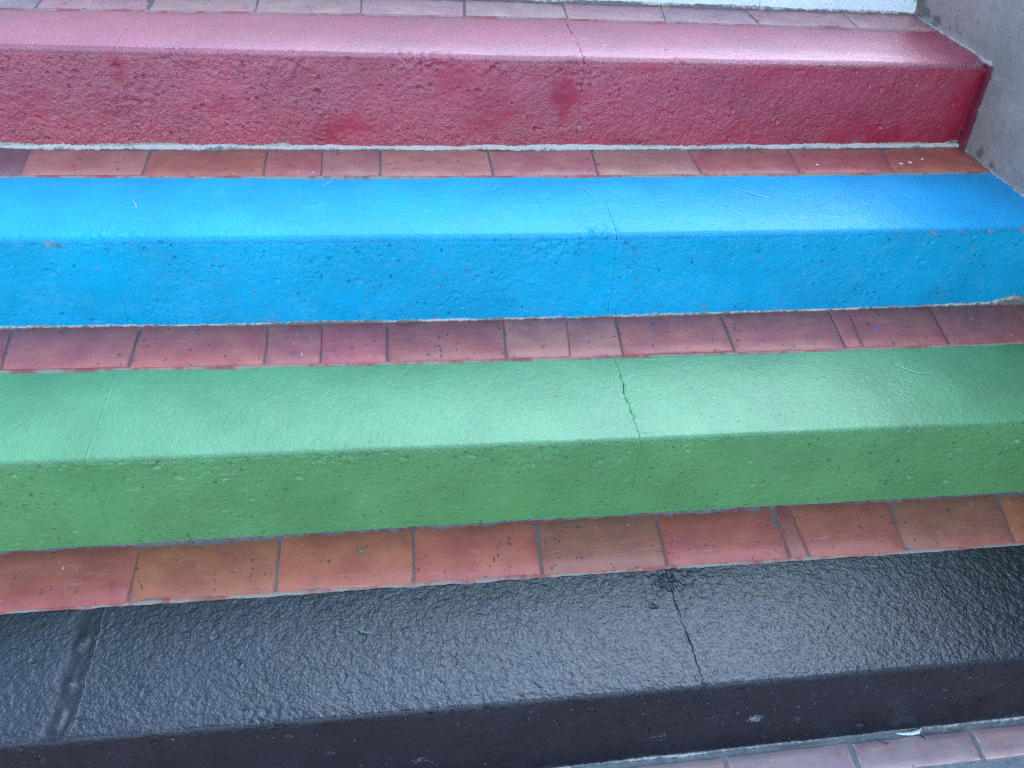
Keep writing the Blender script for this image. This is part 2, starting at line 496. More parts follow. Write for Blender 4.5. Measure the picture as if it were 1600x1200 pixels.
# crumbled or lumpy places: step -> (x, arc from the nose, radius, amplitude)
ROUGH = {
    0: [(0.245, 0.215, 0.022, 0.0045), (0.235, 0.19, 0.02, 0.003), (-0.42, -0.004, 0.016, 0.005), (-0.44, 0.015, 0.02, 0.003), (0.95, 0.2, 0.05, 0.002), (0.9, 0.1, 0.06, 0.0016), (0.3, 0.22, 0.05, 0.002)],
    1: [(-0.34, -0.015, 0.03, 0.003), (0.0, -0.05, 0.03, 0.003), (0.22, 0.0, 0.015, 0.004), (-0.72, 0.0, 0.02, 0.002), (0.215, -0.10, 0.03, 0.002), (-0.84, 0.10, 0.012, 0.002)],
    2: [(0.18, 0.015, 0.022, 0.005), (0.06, -0.03, 0.03, 0.003), (-0.70, 0.0, 0.03, 0.003), (0.10, -0.03, 0.02, 0.003), (0.0, -0.09, 0.03, 0.003), (-0.745, 0.008, 0.02, 0.003)],
    3: [(-0.18, -0.004, 0.022, 0.006), (-0.11, -0.004, 0.022, 0.006), (-0.14, -0.012, 0.02, 0.005), (-0.5, -0.005, 0.02, 0.005), (-0.62, -0.01, 0.03, 0.005), (0.19, 0.0, 0.02, 0.005), (0.40, 0.0, 0.016, 0.005), (0.0, -0.02, 0.03, 0.003), (0.22, -0.03, 0.02, 0.005), (-0.4, -0.02, 0.03, 0.004), (-0.72, -0.09, 0.03, 0.003)],
}


def build_block(i, x0, x1, k0, k1, res, crack0, crack1):
    """one length of painted concrete: riser, worn nose, tread and a hidden back"""
    nx = max(8, int(round((x1 - x0) / res)))
    xs = np.linspace(x0, x1, nx + 1)
    zb = (ZT[i - 1] if i else 0.0) - 0.03
    r = NOSE_R[i]
    nr = max(6, int(0.21 / res)); nf = 5 if res > 0.004 else 8; nt = max(6, int(0.235 / res))
    X = xs[:, None]
    Zt = zt(i, X); Yb0 = yb(i, X); Yk = yk(i, X)
    Yt = np.full_like(X, YB[i])
    ur = np.linspace(0, 1, nr)[None, :]
    rz = zb + (Zt - r - zb) * ur
    # riser leans from the foot line to the nose line
    fz = np.clip((rz - (zb + 0.03)) / (Zt - zb - 0.03), 0, 1)
    ry = Yb0 * (1 - fz) + Yt * fz
    th = np.linspace(0, math.pi / 2, nf + 2)[1:-1][None, :]
    fy = Yt + r - r * np.cos(th); fzz = Zt - r + r * np.sin(th)
    ut = np.linspace(0, 1, nt)[None, :]
    ty = Yt + r + (Yk - Yt - r) * ut
    drop, width = NOSE_DROP[i]
    dd = np.clip(1 - (ty - Yt) / width, 0, 1)
    back = (ZT[i] - zt(i, X)) * np.clip((ty - Yt) / (Yk - Yt), 0, 1)
    tz = Zt + back - drop * dd ** 2
    fzz = fzz - drop * np.ones_like(fzz) * (np.linspace(0.25, 1, nf))[None, :]
    Y = np.concatenate([ry, fy, ty], 1); Z = np.concatenate([rz, fzz, tz], 1)
    XX = np.repeat(X, Y.shape[1], 1)
    ny = np.concatenate([-np.ones((1, nr)), -np.cos(th), np.zeros((1, nt))], 1)
    nz = np.concatenate([np.zeros((1, nr)), np.sin(th), np.ones((1, nt))], 1)
    tread = np.concatenate([np.zeros((1, nr)), np.linspace(0.1, 0.9, nf)[None, :], np.ones((1, nt))], 1)
    tread = np.repeat(tread, nx + 1, 0)
    s = np.concatenate([rz, Zt + (fy - Yt) * 1.2, Zt + (ty - Yt)], 1) - zb      # arc length
    # relief
    bump = 0.0011 * fbm(XX * 11, s * 11, 3 + i, 2) + (0.0005 - 0.0003 * tread) * fbm(XX * 70, s * 70, 8 + i, 2)
    riserw = 1 - tread
    bump = bump + riserw * 0.0006 * fbm(XX * 160, s * 160, 21 + i, 2)
    coarse = [1.0, 0.35, 0.4, 0.2, 0.4][i]
    bump = bump + tread * coarse * 0.00040 * fbm(XX * 190, s * 190, 25 + i, 2)
    near_nose = np.exp(-((Y - Yt) ** 2 + (Z - Zt) ** 2) / 0.012 ** 2)
    bump = bump + near_nose * 0.0013 * fbm(XX * 75, s * 75, 31 + i, 3)
    # chips knocked out of the nose
    chips = np.clip(vnoise(XX * 21 + 5 * i, XX * 0 + 1.5, 77 + i) - 0.45, 0, 1) * near_nose
    bump = bump - 0.004 * chips
    if res < 0.004:
        pr = np.random.default_rng(500 + 10 * i + k0)
        arc = s - (ZT[i] - zb)
        npit = int((x1 - x0) * [130, 90, 150, 170][i]) if i < 4 else 0
        for q in range(npit):
            on_tread = pr.random() < 0.10
            px = pr.uniform(x0, x1)
            pa = pr.uniform(0.01, 0.22) if on_tread else -0.19 * pr.random() ** 1.35
            ra = min(0.0019 + pr.exponential(0.0009), 0.0055); ex = pr.uniform(0.8, 1.7); dp = ra * pr.uniform(0.45, 0.95) * (0.5 if on_tread else 1.0)
            c0 = np.searchsorted(xs, px - 3 * ra * ex); c1 = np.searchsorted(xs, px + 3 * ra * ex)
            if c1 <= c0: continue
            A = arc[c0:c1]; W = XX[c0:c1]
            g = ((W - px) / (ra * ex)) ** 2 + ((A - pa + 0.25 * (W - px)) / ra) ** 2
            g = g * (1 + 0.5 * vnoise(W * 350, A * 350, q))
            bump[c0:c1] += -dp * np.exp(-g ** 1.6) + 0.25 * dp * np.exp(-((g - 2.2) / 1.0) ** 2)
        for (rx, ra_, rr, am) in ROUGH.get(i, ()):
            g = np.exp(-(((XX - rx) / (rr * 1.5)) ** 2 + ((arc - ra_) / rr) ** 2))
            bump = bump + g * am * fbm(XX * 110, arc * 110, 600 + i, 3)
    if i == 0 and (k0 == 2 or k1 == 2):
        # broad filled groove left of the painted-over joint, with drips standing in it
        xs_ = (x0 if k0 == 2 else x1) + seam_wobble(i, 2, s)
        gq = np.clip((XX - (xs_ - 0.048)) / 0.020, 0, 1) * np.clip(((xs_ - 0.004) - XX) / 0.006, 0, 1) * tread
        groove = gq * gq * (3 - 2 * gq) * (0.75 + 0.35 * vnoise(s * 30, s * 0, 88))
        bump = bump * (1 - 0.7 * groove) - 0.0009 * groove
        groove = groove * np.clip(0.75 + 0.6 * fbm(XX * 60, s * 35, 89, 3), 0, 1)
        for (bx_, by_, br_, bh_) in ((-0.722, 0.168, 0.009, 0.0016), (-0.728, 0.157, 0.006, 0.0010), (-0.724, 0.093, 0.0075, 0.0024), (-0.722, 0.045, 0.006, 0.0015), (-0.723, 0.028, 0.007, 0.0016)):
            blob_ = np.exp(-(((XX - bx_) / br_) ** 2 + ((Y - by_) / (br_ * 1.5)) ** 2) ** 1.3)
            bump = bump + bh_ * blob_
            groove = groove * (1 - 0.9 * blob_)
    else:
        groove = 0.0
    # seams
    for xe, k, crack, sign in ((x0, k0, crack0, 1), (x1, k1, crack1, -1)):
        d = np.abs(XX - xe)
        cr = 0.0
        if crack:
            a0, a1 = CRACK[i]
            arc = s - (ZT[i] - zb)                      # 0 at the nose, positive along the tread
            cr = np.clip((arc - a0) / 0.012, 0, 1) * np.clip((a1 - arc) / 0.012, 0, 1)
            cr = cr * np.clip(0.75 + 1.1 * vnoise(arc * 70, arc * 0 + k, 71 + i), 0.12, 1)
            bump = bump - 0.0014 * np.exp(-(d / 0.003) ** 2) * cr
        ridge = np.clip(0.45 + 0.9 * vnoise(s * 22, s * 0 + k, 73 + i), 0, 1)
        bump = bump + (0.0008 * np.exp(-(d / 0.004) ** 2) + 0.0005 * np.exp(-((d - 0.012) / 0.006) ** 2)) * ridge * (1 - cr)
        fall = np.clip(1 - d / 0.06, 0, 1)
        fall = fall * fall * (3 - 2 * fall)
        XX = XX + seam_wobble(i, k, s) * fall + sign * (0.0010 * cr - 0.0003) * np.exp(-(d / 0.004) ** 2)
    Y = Y + ny * bump; Z = Z + nz * bump
    # back edge of the paint wanders a little
    ub = np.concatenate([np.zeros((1, nr + nf)), ut], 1)
    Y = Y + (ub > 0.93) * (ub - 0.93) / 0.07 * (0.0022 * fbm(XX * 40, XX * 0 + 0.5, 55 + i, 4))
    if i == 3:
        de = np.clip(1 - (wall_x(YB[i], ZT[i]) - XX) / 0.045, 0, 1) ** 2
        Z = Z - de * 0.011 * np.exp(-((Y - Yt) / 0.05) ** 2) * np.clip((Z - zb - 0.03) / 0.15, 0, 1)
        Y = Y + de * 0.010 * (1 - tread)
    # attributes
    bare = np.zeros_like(Y)
    for (bx, by, bz, br, st) in BARE.get(i, ()):
        bare = np.maximum(bare, (st + 0.07) * np.exp(-((XX - bx) ** 2 * 0.55 + (Y - by) ** 2 + (Z - bz) ** 2) / br ** 2))
    foot = (ZT[i - 1] + 0.004) if i else 0.0
    hz = [0.004, 0.002, 0.004, 0.007, 0.004][i]
    lift = hz * (1 + 0.9 * fbm(XX * 9, XX * 0 + i, 61, 3))
    bare = np.maximum(bare, riserw * np.clip([0.52, 0.34, 0.50, 0.60, 0.5][i] - (Z - foot - lift) / 0.012, 0, 0.9))
    fill = np.zeros_like(Y)
    for (fx, fz_, rx, rz_) in FILL[i]:
        q = np.exp(-((XX - fx + 0.030 * fbm(XX * 22, Z * 22, 5, 3)) / rx) ** 2 - ((Z - fz_ + 0.03 * fbm(XX * 25, Z * 25, 6, 3)) / rz_) ** 2) * (0.8 + 0.45 * fbm(XX * 60, Z * 25, 7, 2))
        fill = np.maximum(fill, riserw * np.clip(q * 1.5, 0, 1))
    fill = np.maximum(fill, np.clip(fbm(XX * 6, s * 9, 700 + i, 3) * 1.6 - 0.35, 0, 0.7) * riserw)
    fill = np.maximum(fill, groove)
    # hidden back and underside close the solid
    yback = Y[:, -1:] ; zback = Z[:, -1:]
    bx = np.repeat(XX[:, -1:], 3, 1)
    byy = np.concatenate([yback + 0.001, yback + 0.001, yback * 0 + Yb0 + 0.03], 1)
    bzz = np.concatenate([zback - 0.004, zback * 0 + zb - 0.02, zback * 0 + zb - 0.02], 1)
    XX = np.concatenate([XX, bx], 1); Y = np.concatenate([Y, byy], 1); Z = np.concatenate([Z, bzz], 1)
    pad = lambda a, v: np.concatenate([a, np.full((a.shape[0], 3), v)], 1)
    m = Y.shape[1]; n = nx + 1
    V = loc(i, np.stack([XX, Y, Z], -1))
    F = grid_faces(n, m, True)
    caps = [list(range(0, m)), list(range((n - 1) * m + m - 1, (n - 1) * m - 1, -1))]
    return mesh_np("concrete_block", V, F[:, ::-1], MATS[i], steps[i],
                   {"tread": pad(tread, 1.0), "bare": pad(bare, 0.0), "fill": pad(fill, 0.0)}, True,
                   [c[::-1] for c in caps])


for i in range(5):
    a, b = SEAMS[i]
    fine = 0.0023 if i < 4 else 0.006
    xw = wall_x(YB[i], ZT[i]) + 0.045
    L_ = 0.93
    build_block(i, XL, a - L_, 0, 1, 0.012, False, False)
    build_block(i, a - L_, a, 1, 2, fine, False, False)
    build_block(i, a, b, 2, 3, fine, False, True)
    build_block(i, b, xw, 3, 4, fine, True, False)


# ------------------------------------------------------------------ mortar beds, edge mortar and bricks
PROUD = [0.0034, 0.0042, 0.0034, 0.0026, 0.003]


def build_bed(i):
    xw = wall_x(YK[i], ZT[i]) + 0.01
    nx = int((xw - XL) / 0.006); ny = 22
    X = np.linspace(XL, xw, nx + 1)[:, None]
    u = np.concatenate([np.linspace(0, 0.16, 8), np.linspace(0.22, 0.8, 6), np.linspace(0.86, 1, 8)])[None, :]
    y0 = yk(i, X) - 0.0035 + 0.0022 * fbm(X * 45, X * 0 + i, 46, 4); y1 = yb(i + 1, X) + 0.012
    Y = y0 + (y1 - y0) * u
    d = Y - yk(i, X); e = yb(i + 1, X) - Y
    front = np.exp(-(np.clip(d, 0, 1) / 0.008) ** 2); backw = np.exp(-(np.clip(e, 0, 1) / 0.012) ** 2)
    XX = np.repeat(X, Y.shape[1], 1)
    amt = 0.5 + 0.5 * fbm(XX * 7, XX * 0 + 3 * i, 40 + i, 3)
    edge_dip = np.zeros_like(Y); edge_dip[:, 0] = -0.006; edge_dip[:, 1] = -0.0015
    Z = ZT[i] + 0.0012 + edge_dip + front * (0.0002 + 0.0016 * amt) + backw * 0.003 + 0.0007 * fbm(XX * 90, Y * 90, 44 + i, 3)
    dk = [0.35, 0.40, 0.25, 0.3, 0.3][i]
    pale = np.clip(np.maximum(front * (1.25 - dk), backw * 0.55), 0, 1) * np.clip(0.55 + amt, 0, 1)
    mesh_np("mortar_bed", loc(i, np.stack([XX, Y, Z], -1)), grid_faces(nx + 1, Y.shape[1])[:, ::-1], M_BED, steps[i], {"pale": pale})


FILLET_H = [0.0036, 0.0008, 0.0040, 0.0085, 0.006]
FILLET_D = [0.007, 0.0012, 0.005, 0.008, 0.008]


def build_fillet(i):
    """ragged pale mortar where the riser meets the level below"""
    xw = wall_x(YB[i], ZT[i - 1] if i else 0.0) + 0.004
    z0 = (ZT[i - 1] + 0.0) if i else -0.002
    pr = (PROUD[i - 1] if i else 0.0)
    nx = int((xw + 1.6) / 0.0025)
    X = np.linspace(-1.6, xw, nx + 1)[:, None]
    h = FILLET_H[i] * (1.0 + 0.85 * fbm(X * 8, X * 0 + 2.5 * i, 140 + i, 4)) + 0.0022 * fbm(X * 70, X * 0, 150 + i, 3)
    spike = np.clip(vnoise(X * 260, X * 0, 160 + i) - 0.15, 0, 1) * np.clip(fbm(X * 6, X * 0 + 9, 163 + i, 2), 0, 1)
    h = np.clip(h, 0.0003, 1) + spike * 0.011
    if i == 2:
        h = h + 0.016 * np.exp(-((X - 1.135) / 0.035) ** 2)
    dep = FILLET_D[i] * (1.0 + 0.6 * fbm(X * 10, X * 0 + 4, 170 + i, 3)) + 0.002 * vnoise(X * 90, X * 0, 171 + i)
    dep = np.clip(dep, 0.001, 1)
    if i == 0:
        dep = dep + 0.016 * np.exp(-((X - 0.735) / 0.022) ** 2) + 0.010 * np.exp(-((X - 0.78) / 0.02) ** 2)
    u = np.array([0, 0.12, 0.3, 0.5, 0.7, 0.88, 1.0])[None, :]
    Yb = yb(i, X)
    Y = Yb + 0.004 - (dep + 0.004) * (1 - u) ** 1.0
    # the riser's own relief is about a millimetre, so sit just proud of it
    Y = np.minimum(Y, Yb - 0.0018 + 0.006 * (u >= 1.0))
    Z = z0 + pr - 0.003 + (h + 0.003) * u ** 0.9
    XX = np.repeat(X, u.shape[1], 1)
    Y = Y - 0.0009 * fbm(XX * 200, Z * 200, 180 + i, 2)
    top = np.repeat(u, nx + 1, 0)
    g = 0.5 + 0.5 * fbm(XX * 12, XX * 0 + 1.7 * i, 190 + i, 3)
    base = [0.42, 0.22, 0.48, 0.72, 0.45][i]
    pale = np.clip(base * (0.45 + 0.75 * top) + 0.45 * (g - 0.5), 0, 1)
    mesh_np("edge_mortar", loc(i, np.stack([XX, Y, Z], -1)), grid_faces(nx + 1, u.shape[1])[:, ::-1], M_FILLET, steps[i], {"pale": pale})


def brick_mesh(corners, h, seed, bev=0.0022, wob=0.0012):
    """a worn brick from its four top corners (front-left, front-right, back-right, back-left), origin at centre"""
    c = np.array(corners, dtype=np.float64)
    cen = c.mean(0)
    nu, nv = 9, 5
    u = np.linspace(0, 1, nu)[:, None, None]; v = np.linspace(0, 1, nv)[None, :, None]
    P = (c[0] * (1 - u) + c[1] * u) * (1 - v) + (c[3] * (1 - u) + c[2] * u) * v
    P = P - cen
    wob = wob * 1.35
    wx = wob * fbm(P[..., 1] * 60 + seed, P[..., 0] * 60, seed, 2); wy = wob * fbm(P[..., 0] * 45, P[..., 1] * 45 + seed, seed + 5, 2)
    P[..., 0] += wx; P[..., 1] += wy
    P[..., 2] += 0.0005 * fbm(P[..., 0] * 25, P[..., 1] * 25, seed + 9, 2)
    ring = [(a, 0) for a in range(nu)] + [(nu - 1, b) for b in range(1, nv)] + [(a, nv - 1) for a in range(nu - 2, -1, -1)] + [(0, b) for b in range(nv - 2, 0, -1)]
    V = P.reshape(-1, 3).tolist()
    outer = np.array([P[a, b] for a, b in ring])
    # pull the top's rim in by the bevel
    size = np.array([abs(c[1][0] - c[0][0]), abs(c[3][1] - c[0][1]), 1])
    T = np.array(V)
    T[:, 0] *= 1 - 2 * bev / size[0]; T[:, 1] *= 1 - 2 * bev / size[1]
    cr_ = random.Random(seed + 3)
    for a_, b_ in ring:
        if cr_.random() < 0.16:
            q_ = a_ * nv + b_; f_ = cr_.uniform(0.002, 0.0045)
            T[q_, 2] -= f_ * 0.35
            T[q_, 0] -= math.copysign(f_ if a_ in (0, nu - 1) else 0, T[q_, 0]); T[q_, 1] -= math.copysign(f_ * 0.6 if b_ in (0, nv - 1) else 0, T[q_, 1])
    V = T.tolist()
    F = grid_faces(nu, nv)[:, ::-1].tolist()
    m = len(ring)
    ti = [a * nv + b for a, b in ring]
    o1 = len(V); V += (outer + np.array([0, 0, -bev * 0.8])).tolist()
    o2 = len(V); V += (outer + np.array([0, 0, -h])).tolist()
    for k in range(m):
        k2 = (k + 1) % m
        F.append([ti[k], o1 + k, o1 + k2, ti[k2]])
        F.append([o1 + k, o2 + k, o2 + k2, o1 + k2])  # side
    return np.array(V), F, cen


def add_brick(parent, corners, h, col, seed, mat, shift, label=None):
    V, F, cen = brick_mesh(corners, h, seed)
    me = bpy.data.meshes.new("brick")
    me.from_pydata(V.tolist(), [], [list(reversed(f)) for f in F])
    me.polygons.foreach_set("use_smooth", [k < 32 for k in range(len(me.polygons))])
    me.materials.append(mat)
    o = bpy.data.objects.new("brick", me)
    C.objects.link(o)
    o.parent = parent
    o.location = (cen[0] - shift[0], cen[1] - shift[1], cen[2] - shift[2])
    o.color = (*col, 1.0)
    if label:
        o["label"] = label
    return o


ORANGE = (0.425, 0.102, 0.052); RED = (0.395, 0.086, 0.056); ROSE = (0.385, 0.092, 0.076); BROWN = (0.345, 0.090, 0.060); PURPLE = (0.19, 0.065, 0.075)
SALMON = (0.42, 0.135, 0.105)
# joints of each brick strip: (x at the back, x at the front, joint half width, tint of the brick to its right)
ROWS = {
    0: [(-1.61, -1.60, .002, RED), (-1.38, -1.37, .002, ORANGE), (-1.14, -1.135, .002, RED), (-0.905, -0.900, .0012, RED), (-0.673, -0.668, .0015, ORANGE), (-0.433, -0.432, .0028, ORANGE), (-0.195, -0.200, .0028, RED),
        (0.032, 0.025, .0042, BROWN), (0.262, 0.253, .0032, RED), (0.497, 0.486, .0030, BROWN), (0.532, 0.524, .0018, RED),
        (0.740, 0.712, .0022, BROWN), (0.975, 0.937, .0030, ORANGE)],
    1: [(-1.62, -1.61, .002, RED), (-1.39, -1.38, .002, ROSE), (-1.16, -1.14, .002, ROSE), (-0.932, -0.914, .0035, ROSE), (-0.699, -0.696, .0042, ROSE), (-0.460, -0.458, .0030, ROSE), (-0.358, -0.356, .0012, ROSE), (-0.231, -0.233, .0036, ROSE),
        (0.001, -0.007, .0030, SALMON), (0.131, 0.117, .0008, SALMON), (0.233, 0.222, .0034, ROSE), (0.460, 0.449, .0036, ROSE), (0.703, 0.684, .0034, ROSE),
        (0.748, 0.722, .0010, ROSE), (0.938, 0.912, .0036, ROSE)],
    2: [(-1.64, -1.63, .002, RED), (-1.40, -1.39, .002, ROSE), (-1.17, -1.16, .002, PURPLE), (-0.942, -0.930, .0036, SALMON), (-0.707, -0.702, .0028, RED), (-0.471, -0.468, .0034, ROSE), (-0.356, -0.354, .0018, SALMON), (-0.234, -0.235, .0030, SALMON),
        (-0.002, -0.003, .0036, SALMON), (0.231, 0.222, .0034, SALMON), (0.455, 0.452, .0030, ROSE), (0.697, 0.678, .0026, RED), (0.930, 0.901, .0012, RED)],
    3: [(-1.65, -1.65, .002, RED), (-1.41, -1.40, .002, ROSE), (-1.18, -1.17, .002, PURPLE), (-0.949, -0.944, .0032, ROSE), (-0.720, -0.717, .0040, ROSE), (-0.498, -0.495, .0030, SALMON), (-0.265, -0.267, .0026, SALMON), (-0.026, -0.036, .0040, SALMON),
        (0.208, 0.202, .0022, SALMON), (0.453, 0.432, .0012, SALMON), (0.666, 0.659, .0018, ROSE), (0.915, 0.907, .0010, ROSE)],
}


def jitter(col, k):
    r = random.Random(k)
    g = 1.18 + r.uniform(-0.10, 0.10)
    return tuple(max(0.01, c * g * (1 + r.uniform(-0.07, 0.07))) for c in col)


for i in range(4):
    build_bed(i)
    sh = (0.0, YB[i], ZT[i - 1] if i else 0.0)
    js = ROWS[i]
    z = ZT[i] + PROUD[i]
    for k, (xb, xf, w, col) in enumerate(js):
        if k + 1 < len(js):
            xb2, xf2, w2, _ = js[k + 1]
        else:
            xf2 = wall_x(YK[i], z) - 0.004; xb2 = wall_x(YB[i + 1], z) - 0.004; w2 = 0.0
        xm = 0.5 * (xf + xf2)
        gf = 0.0055 + 0.002 * rng.uniform(-1, 1)
        dz = [rng.uniform(-0.0008, 0.0008) for _ in range(4)]
        w = w * 0.62; w2 = w2 * 0.62
        cs = [(xf + w, yk(i, xf) + gf, z + dz[0]), (xf2 - w2, yk(i, xf2) + gf, z + dz[1]),
              (xb2 - w2, yb(i + 1, xb2) + 0.004, z + dz[2]), (xb + w, yb(i + 1, xb) + 0.004, z + dz[3])]
        add_brick(steps[i], cs, 0.03, jitter(tuple(c * (1.0, 1.06, 1.0, 0.80)[i] + (0.0, 0.0, 0.022, 0.10)[i] for c in col), 100 * i + k), 100 * i + k, M_BRICK, sh)
for i in range(5):
    build_fillet(i)

# ------------------------------------------------------------------ paving in front of the stair
pav = bpy.data.objects.new("pavement", None)
C.objects.link(pav); pav["kind"] = "structure"
PX0, PX1 = -1.7, 1.3
nx, ny = 60, 40
X = np.linspace(PX0, PX1, nx)[:, None] + np.zeros((1, ny)); Y = np.linspace(-1.0, 0.02, ny)[None, :] + np.zeros((nx, 1))
Z = -0.0030 + 0.0012 * fbm(X * 40, Y * 40, 201, 3)
mesh_np("mortar_bed", np.stack([X, Y, Z], -1), grid_faces(nx, ny), M_PAVEBED, pav, {"pale": np.full_like(X, 0.55)})
PAVE = (0.60, 0.32, 0.28)
y_f = -0.012
for row in range(11):
    y1 = y_f - row * 0.086
    y0 = y1 - 0.066
    off = 0.327 if row % 2 == 0 else 0.21
    for k in range(-9, 5):
        x0 = off + k * 0.2345; x1 = x0 + 0.2345
        if x1 > 1.25 or x0 < -1.7: continue
        g = 0.0045
        sl = lambda x: 0.0118 * np.clip(x, -0.2, 1.1) - 0.006
        cs = [(x0 + g - 0.004, y0 + sl(x0) + 0.012, 0.0005), (x1 - g - 0.004, y0 + sl(x1) + 0.012, 0.0), (x1 - g, y1 + sl(x1), 0.0), (x0 + g, y1 + sl(x0), 0.0)]
        add_brick(pav, cs, 0.02, jitter(PAVE, 900 + row * 20 + k), 900 + row * 20 + k, M_PAVER, (0, 0, 0))
ground = mesh_np("ground", [(-80, -80, -0.016), (80, -80, -0.016), (80, 120, -0.016), (-80, 120, -0.016)], [[0, 1, 2, 3]], M_FLOOR, smooth=False)
ground["kind"] = "structure"
# level floor the stair climbs to
lx0, lx1, ly0, ly1, lz = XL, 1.9, YK[4] + 0.004, 6.0, ZT[4] - 0.004
landing = mesh_np("landing", [(lx0, ly0, 0), (lx1, ly0, 0), (lx1, ly1, 0), (lx0, ly1, 0), (lx0, ly0, lz), (lx1, ly0, lz), (lx1, ly1, lz), (lx0, ly1, lz)],
                  [[3, 2, 1, 0], [4, 5, 6, 7], [0, 1, 5, 4], [1, 2, 6, 5], [2, 3, 7, 6], [3, 0, 4, 7]], M_LAND, smooth=False)
landing["kind"] = "structure"

# ------------------------------------------------------------------ cement wall at the right end
wall = thing("side_wall", "bare grey cement wall at the right end of the red and blue steps", "wall", (1.15, 0.0, 0.0))


def step_z(y):
    """height of the stair surface along the wall foot"""
    z = np.zeros_like(y)
    for i in range(5):
        z = np.where(y >= YB[i], ZT[i], z)
    return z


ny, nz = 330, 250
y = np.linspace(-0.25, 2.6, ny)[:, None]
top = 1.0 + 0.0 * y
Z = -0.05 + (top + 0.05) * np.linspace(0, 1, nz)[None, :]
Y = y + np.zeros_like(Z)
Xw = wall_x(Y, np.clip(Z, 0, 1.4)) + 0.0022 * fbm(Y * 9, Z * 9, 301, 3) + 0.0007 * fbm(Y * 60, Z * 60, 305, 2)
sz = step_z(Y)
hgt = Z - sz
# distance to the nearest riser plane, measured upward over the stair profile
near = np.clip(hgt, 0, 1)
for i in range(5):
    inr = (Z < ZT[i]) & (Z > (ZT[i - 1] if i else 0)) & (Y < YB[i])
    near = np.where(inr, np.minimum(near, np.abs(YB[i] - Y)), near)
vert = np.exp(-(hgt / 0.02) ** 2)
pale = np.exp(-(near / 0.006) ** 2) * 0.85 * np.clip(0.25 + vert, 0, 1)
# grime in corners and hand-high patches where the photograph shows dark marks
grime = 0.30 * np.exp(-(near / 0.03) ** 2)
for gy, gz, ra, st in ((1.40, 0.84, 0.045, 0.8), (1.33, 0.83, 0.03, 0.7), (1.44, 0.87, 0.03, 0.6), (1.03, 0.632, 0.02, 0.75), (0.985, 0.628, 0.016, 0.85), (1.07, 0.635, 0.012, 0.6), (1.27, 0.835, 0.02, 0.5)):
    grime = np.maximum(grime, st * np.exp(-((Y - gy) ** 2 + (Z - gz) ** 2) / ra ** 2))
# hollow chipped out of the corner over the red step
Xw = Xw + 0.006 * np.exp(-((Y - 1.25) / 0.09) ** 2 - ((Z - 0.83) / 0.012) ** 2) * (0.6 + 0.6 * vnoise(Y * 60, Z * 60, 311))
Xw = Xw - 0.004 * np.exp(-(near / 0.008) ** 2) * (0.7 + 0.6 * vnoise(Y * 80, Z * 80, 313))
TH = 0.16
n, m = Y.shape
V = np.stack([Xw - 1.15, Y, Z], -1).reshape(-1, 3)
F = grid_faces(n, m)[:, ::-1]
# outer side, top and ends
edge = [(a, m - 1) for a in range(n)]
Vb = []
base = len(V)
for a in range(n):
    Vb.append((1.15 + TH + 0.02 - 1.15, Y[a, 0], Z[a, -1])); Vb.append((1.15 + TH + 0.02 - 1.15, Y[a, 0], -0.05))
V = np.concatenate([V, np.array(Vb)], 0)
Fx = []
for a in range(n - 1):
    t0, t1 = a * m + m - 1, (a + 1) * m + m - 1
    b0, b1 = base + 2 * a, base + 2 * (a + 1)
    Fx.append([t0, t1, b1, b0]); Fx.append([b0, b1, b1 + 1, b0 + 1])
ng = [list(range(0, m)) + [base, base + 1], list(range((n - 1) * m + m - 1, (n - 1) * m - 1, -1)) + [base + 2 * (n - 1) + 1, base + 2 * (n - 1)]]
extra = np.zeros(len(Vb))
mesh_np("wall_face", V, np.concatenate([F, np.array(Fx)], 0), M_WALL, wall,
        {"pale": np.concatenate([pale.ravel(), extra]), "grime": np.concatenate([grime.ravel(), extra])}, True, ng)

# ------------------------------------------------------------------ paint strayed off the steps
def ribbon(name, i, pts, widths, mat, lift=0.0009, attrs=True):
    """a thin raised stroke of paint along world points that lie on a tread or riser"""
    P = np.array(pts, dtype=np.float64)
    n = len(P)
    V = []; F = []
    for k in range(n):
        tdir = P[min(k + 1, n - 1)] - P[max(k - 1, 0)]
        tdir /= np.linalg.norm(tdir)
        side = np.cross((0, 0, 1), tdir); side /= np.linalg.norm(side)
        w = widths[k]
        V += [P[k] - side * w, P[k] + (0, 0, lift), P[k] + side * w]
    for k in range(n - 1):
        a, b = 3 * k, 3 * (k + 1)
        F += [[a, b, b + 1, a + 1], [a + 1, b + 1, b + 2, a + 2]]
    at = {"tread": np.ones(3 * n), "bare": np.zeros(3 * n), "fill": np.zeros(3 * n)} if attrs else {}
    return mesh_np(name, loc(i, np.array(V)), np.array(F), mat, steps[i], at)


# maroon edge of paint carried onto the wall beside the red riser
zs = np.linspace(ZT[2] + 0.006, ZT[3] - 0.004, 60)[:, None]
uu = np.linspace(0, 1, 5)[None, :]
wd = 0.007 + 0.005 * fbm(zs * 25, zs * 0, 401, 3) + 0.006 * (zs - ZT[2]) / 0.2
Ys = YB[3] + 0.018 - (wd + 0.018) * uu
Zs = zs + 0 * uu
Xs = wall_x(Ys, Zs) - 0.0075 + 0.0022 * fbm(Ys * 9, Zs * 9, 301, 3) + 0.003 * (uu > 0.9)
mesh_np("paint_smear", loc(3, np.stack([Xs, Ys, Zs], -1)), grid_faces(60, 5), M_SMEAR, steps[3],
        {"tread": np.ones(Zs.size), "bare": np.zeros(Zs.size), "fill": np.zeros(Zs.size)})["label"] = "dark maroon paint smeared on the wall beside the red riser"

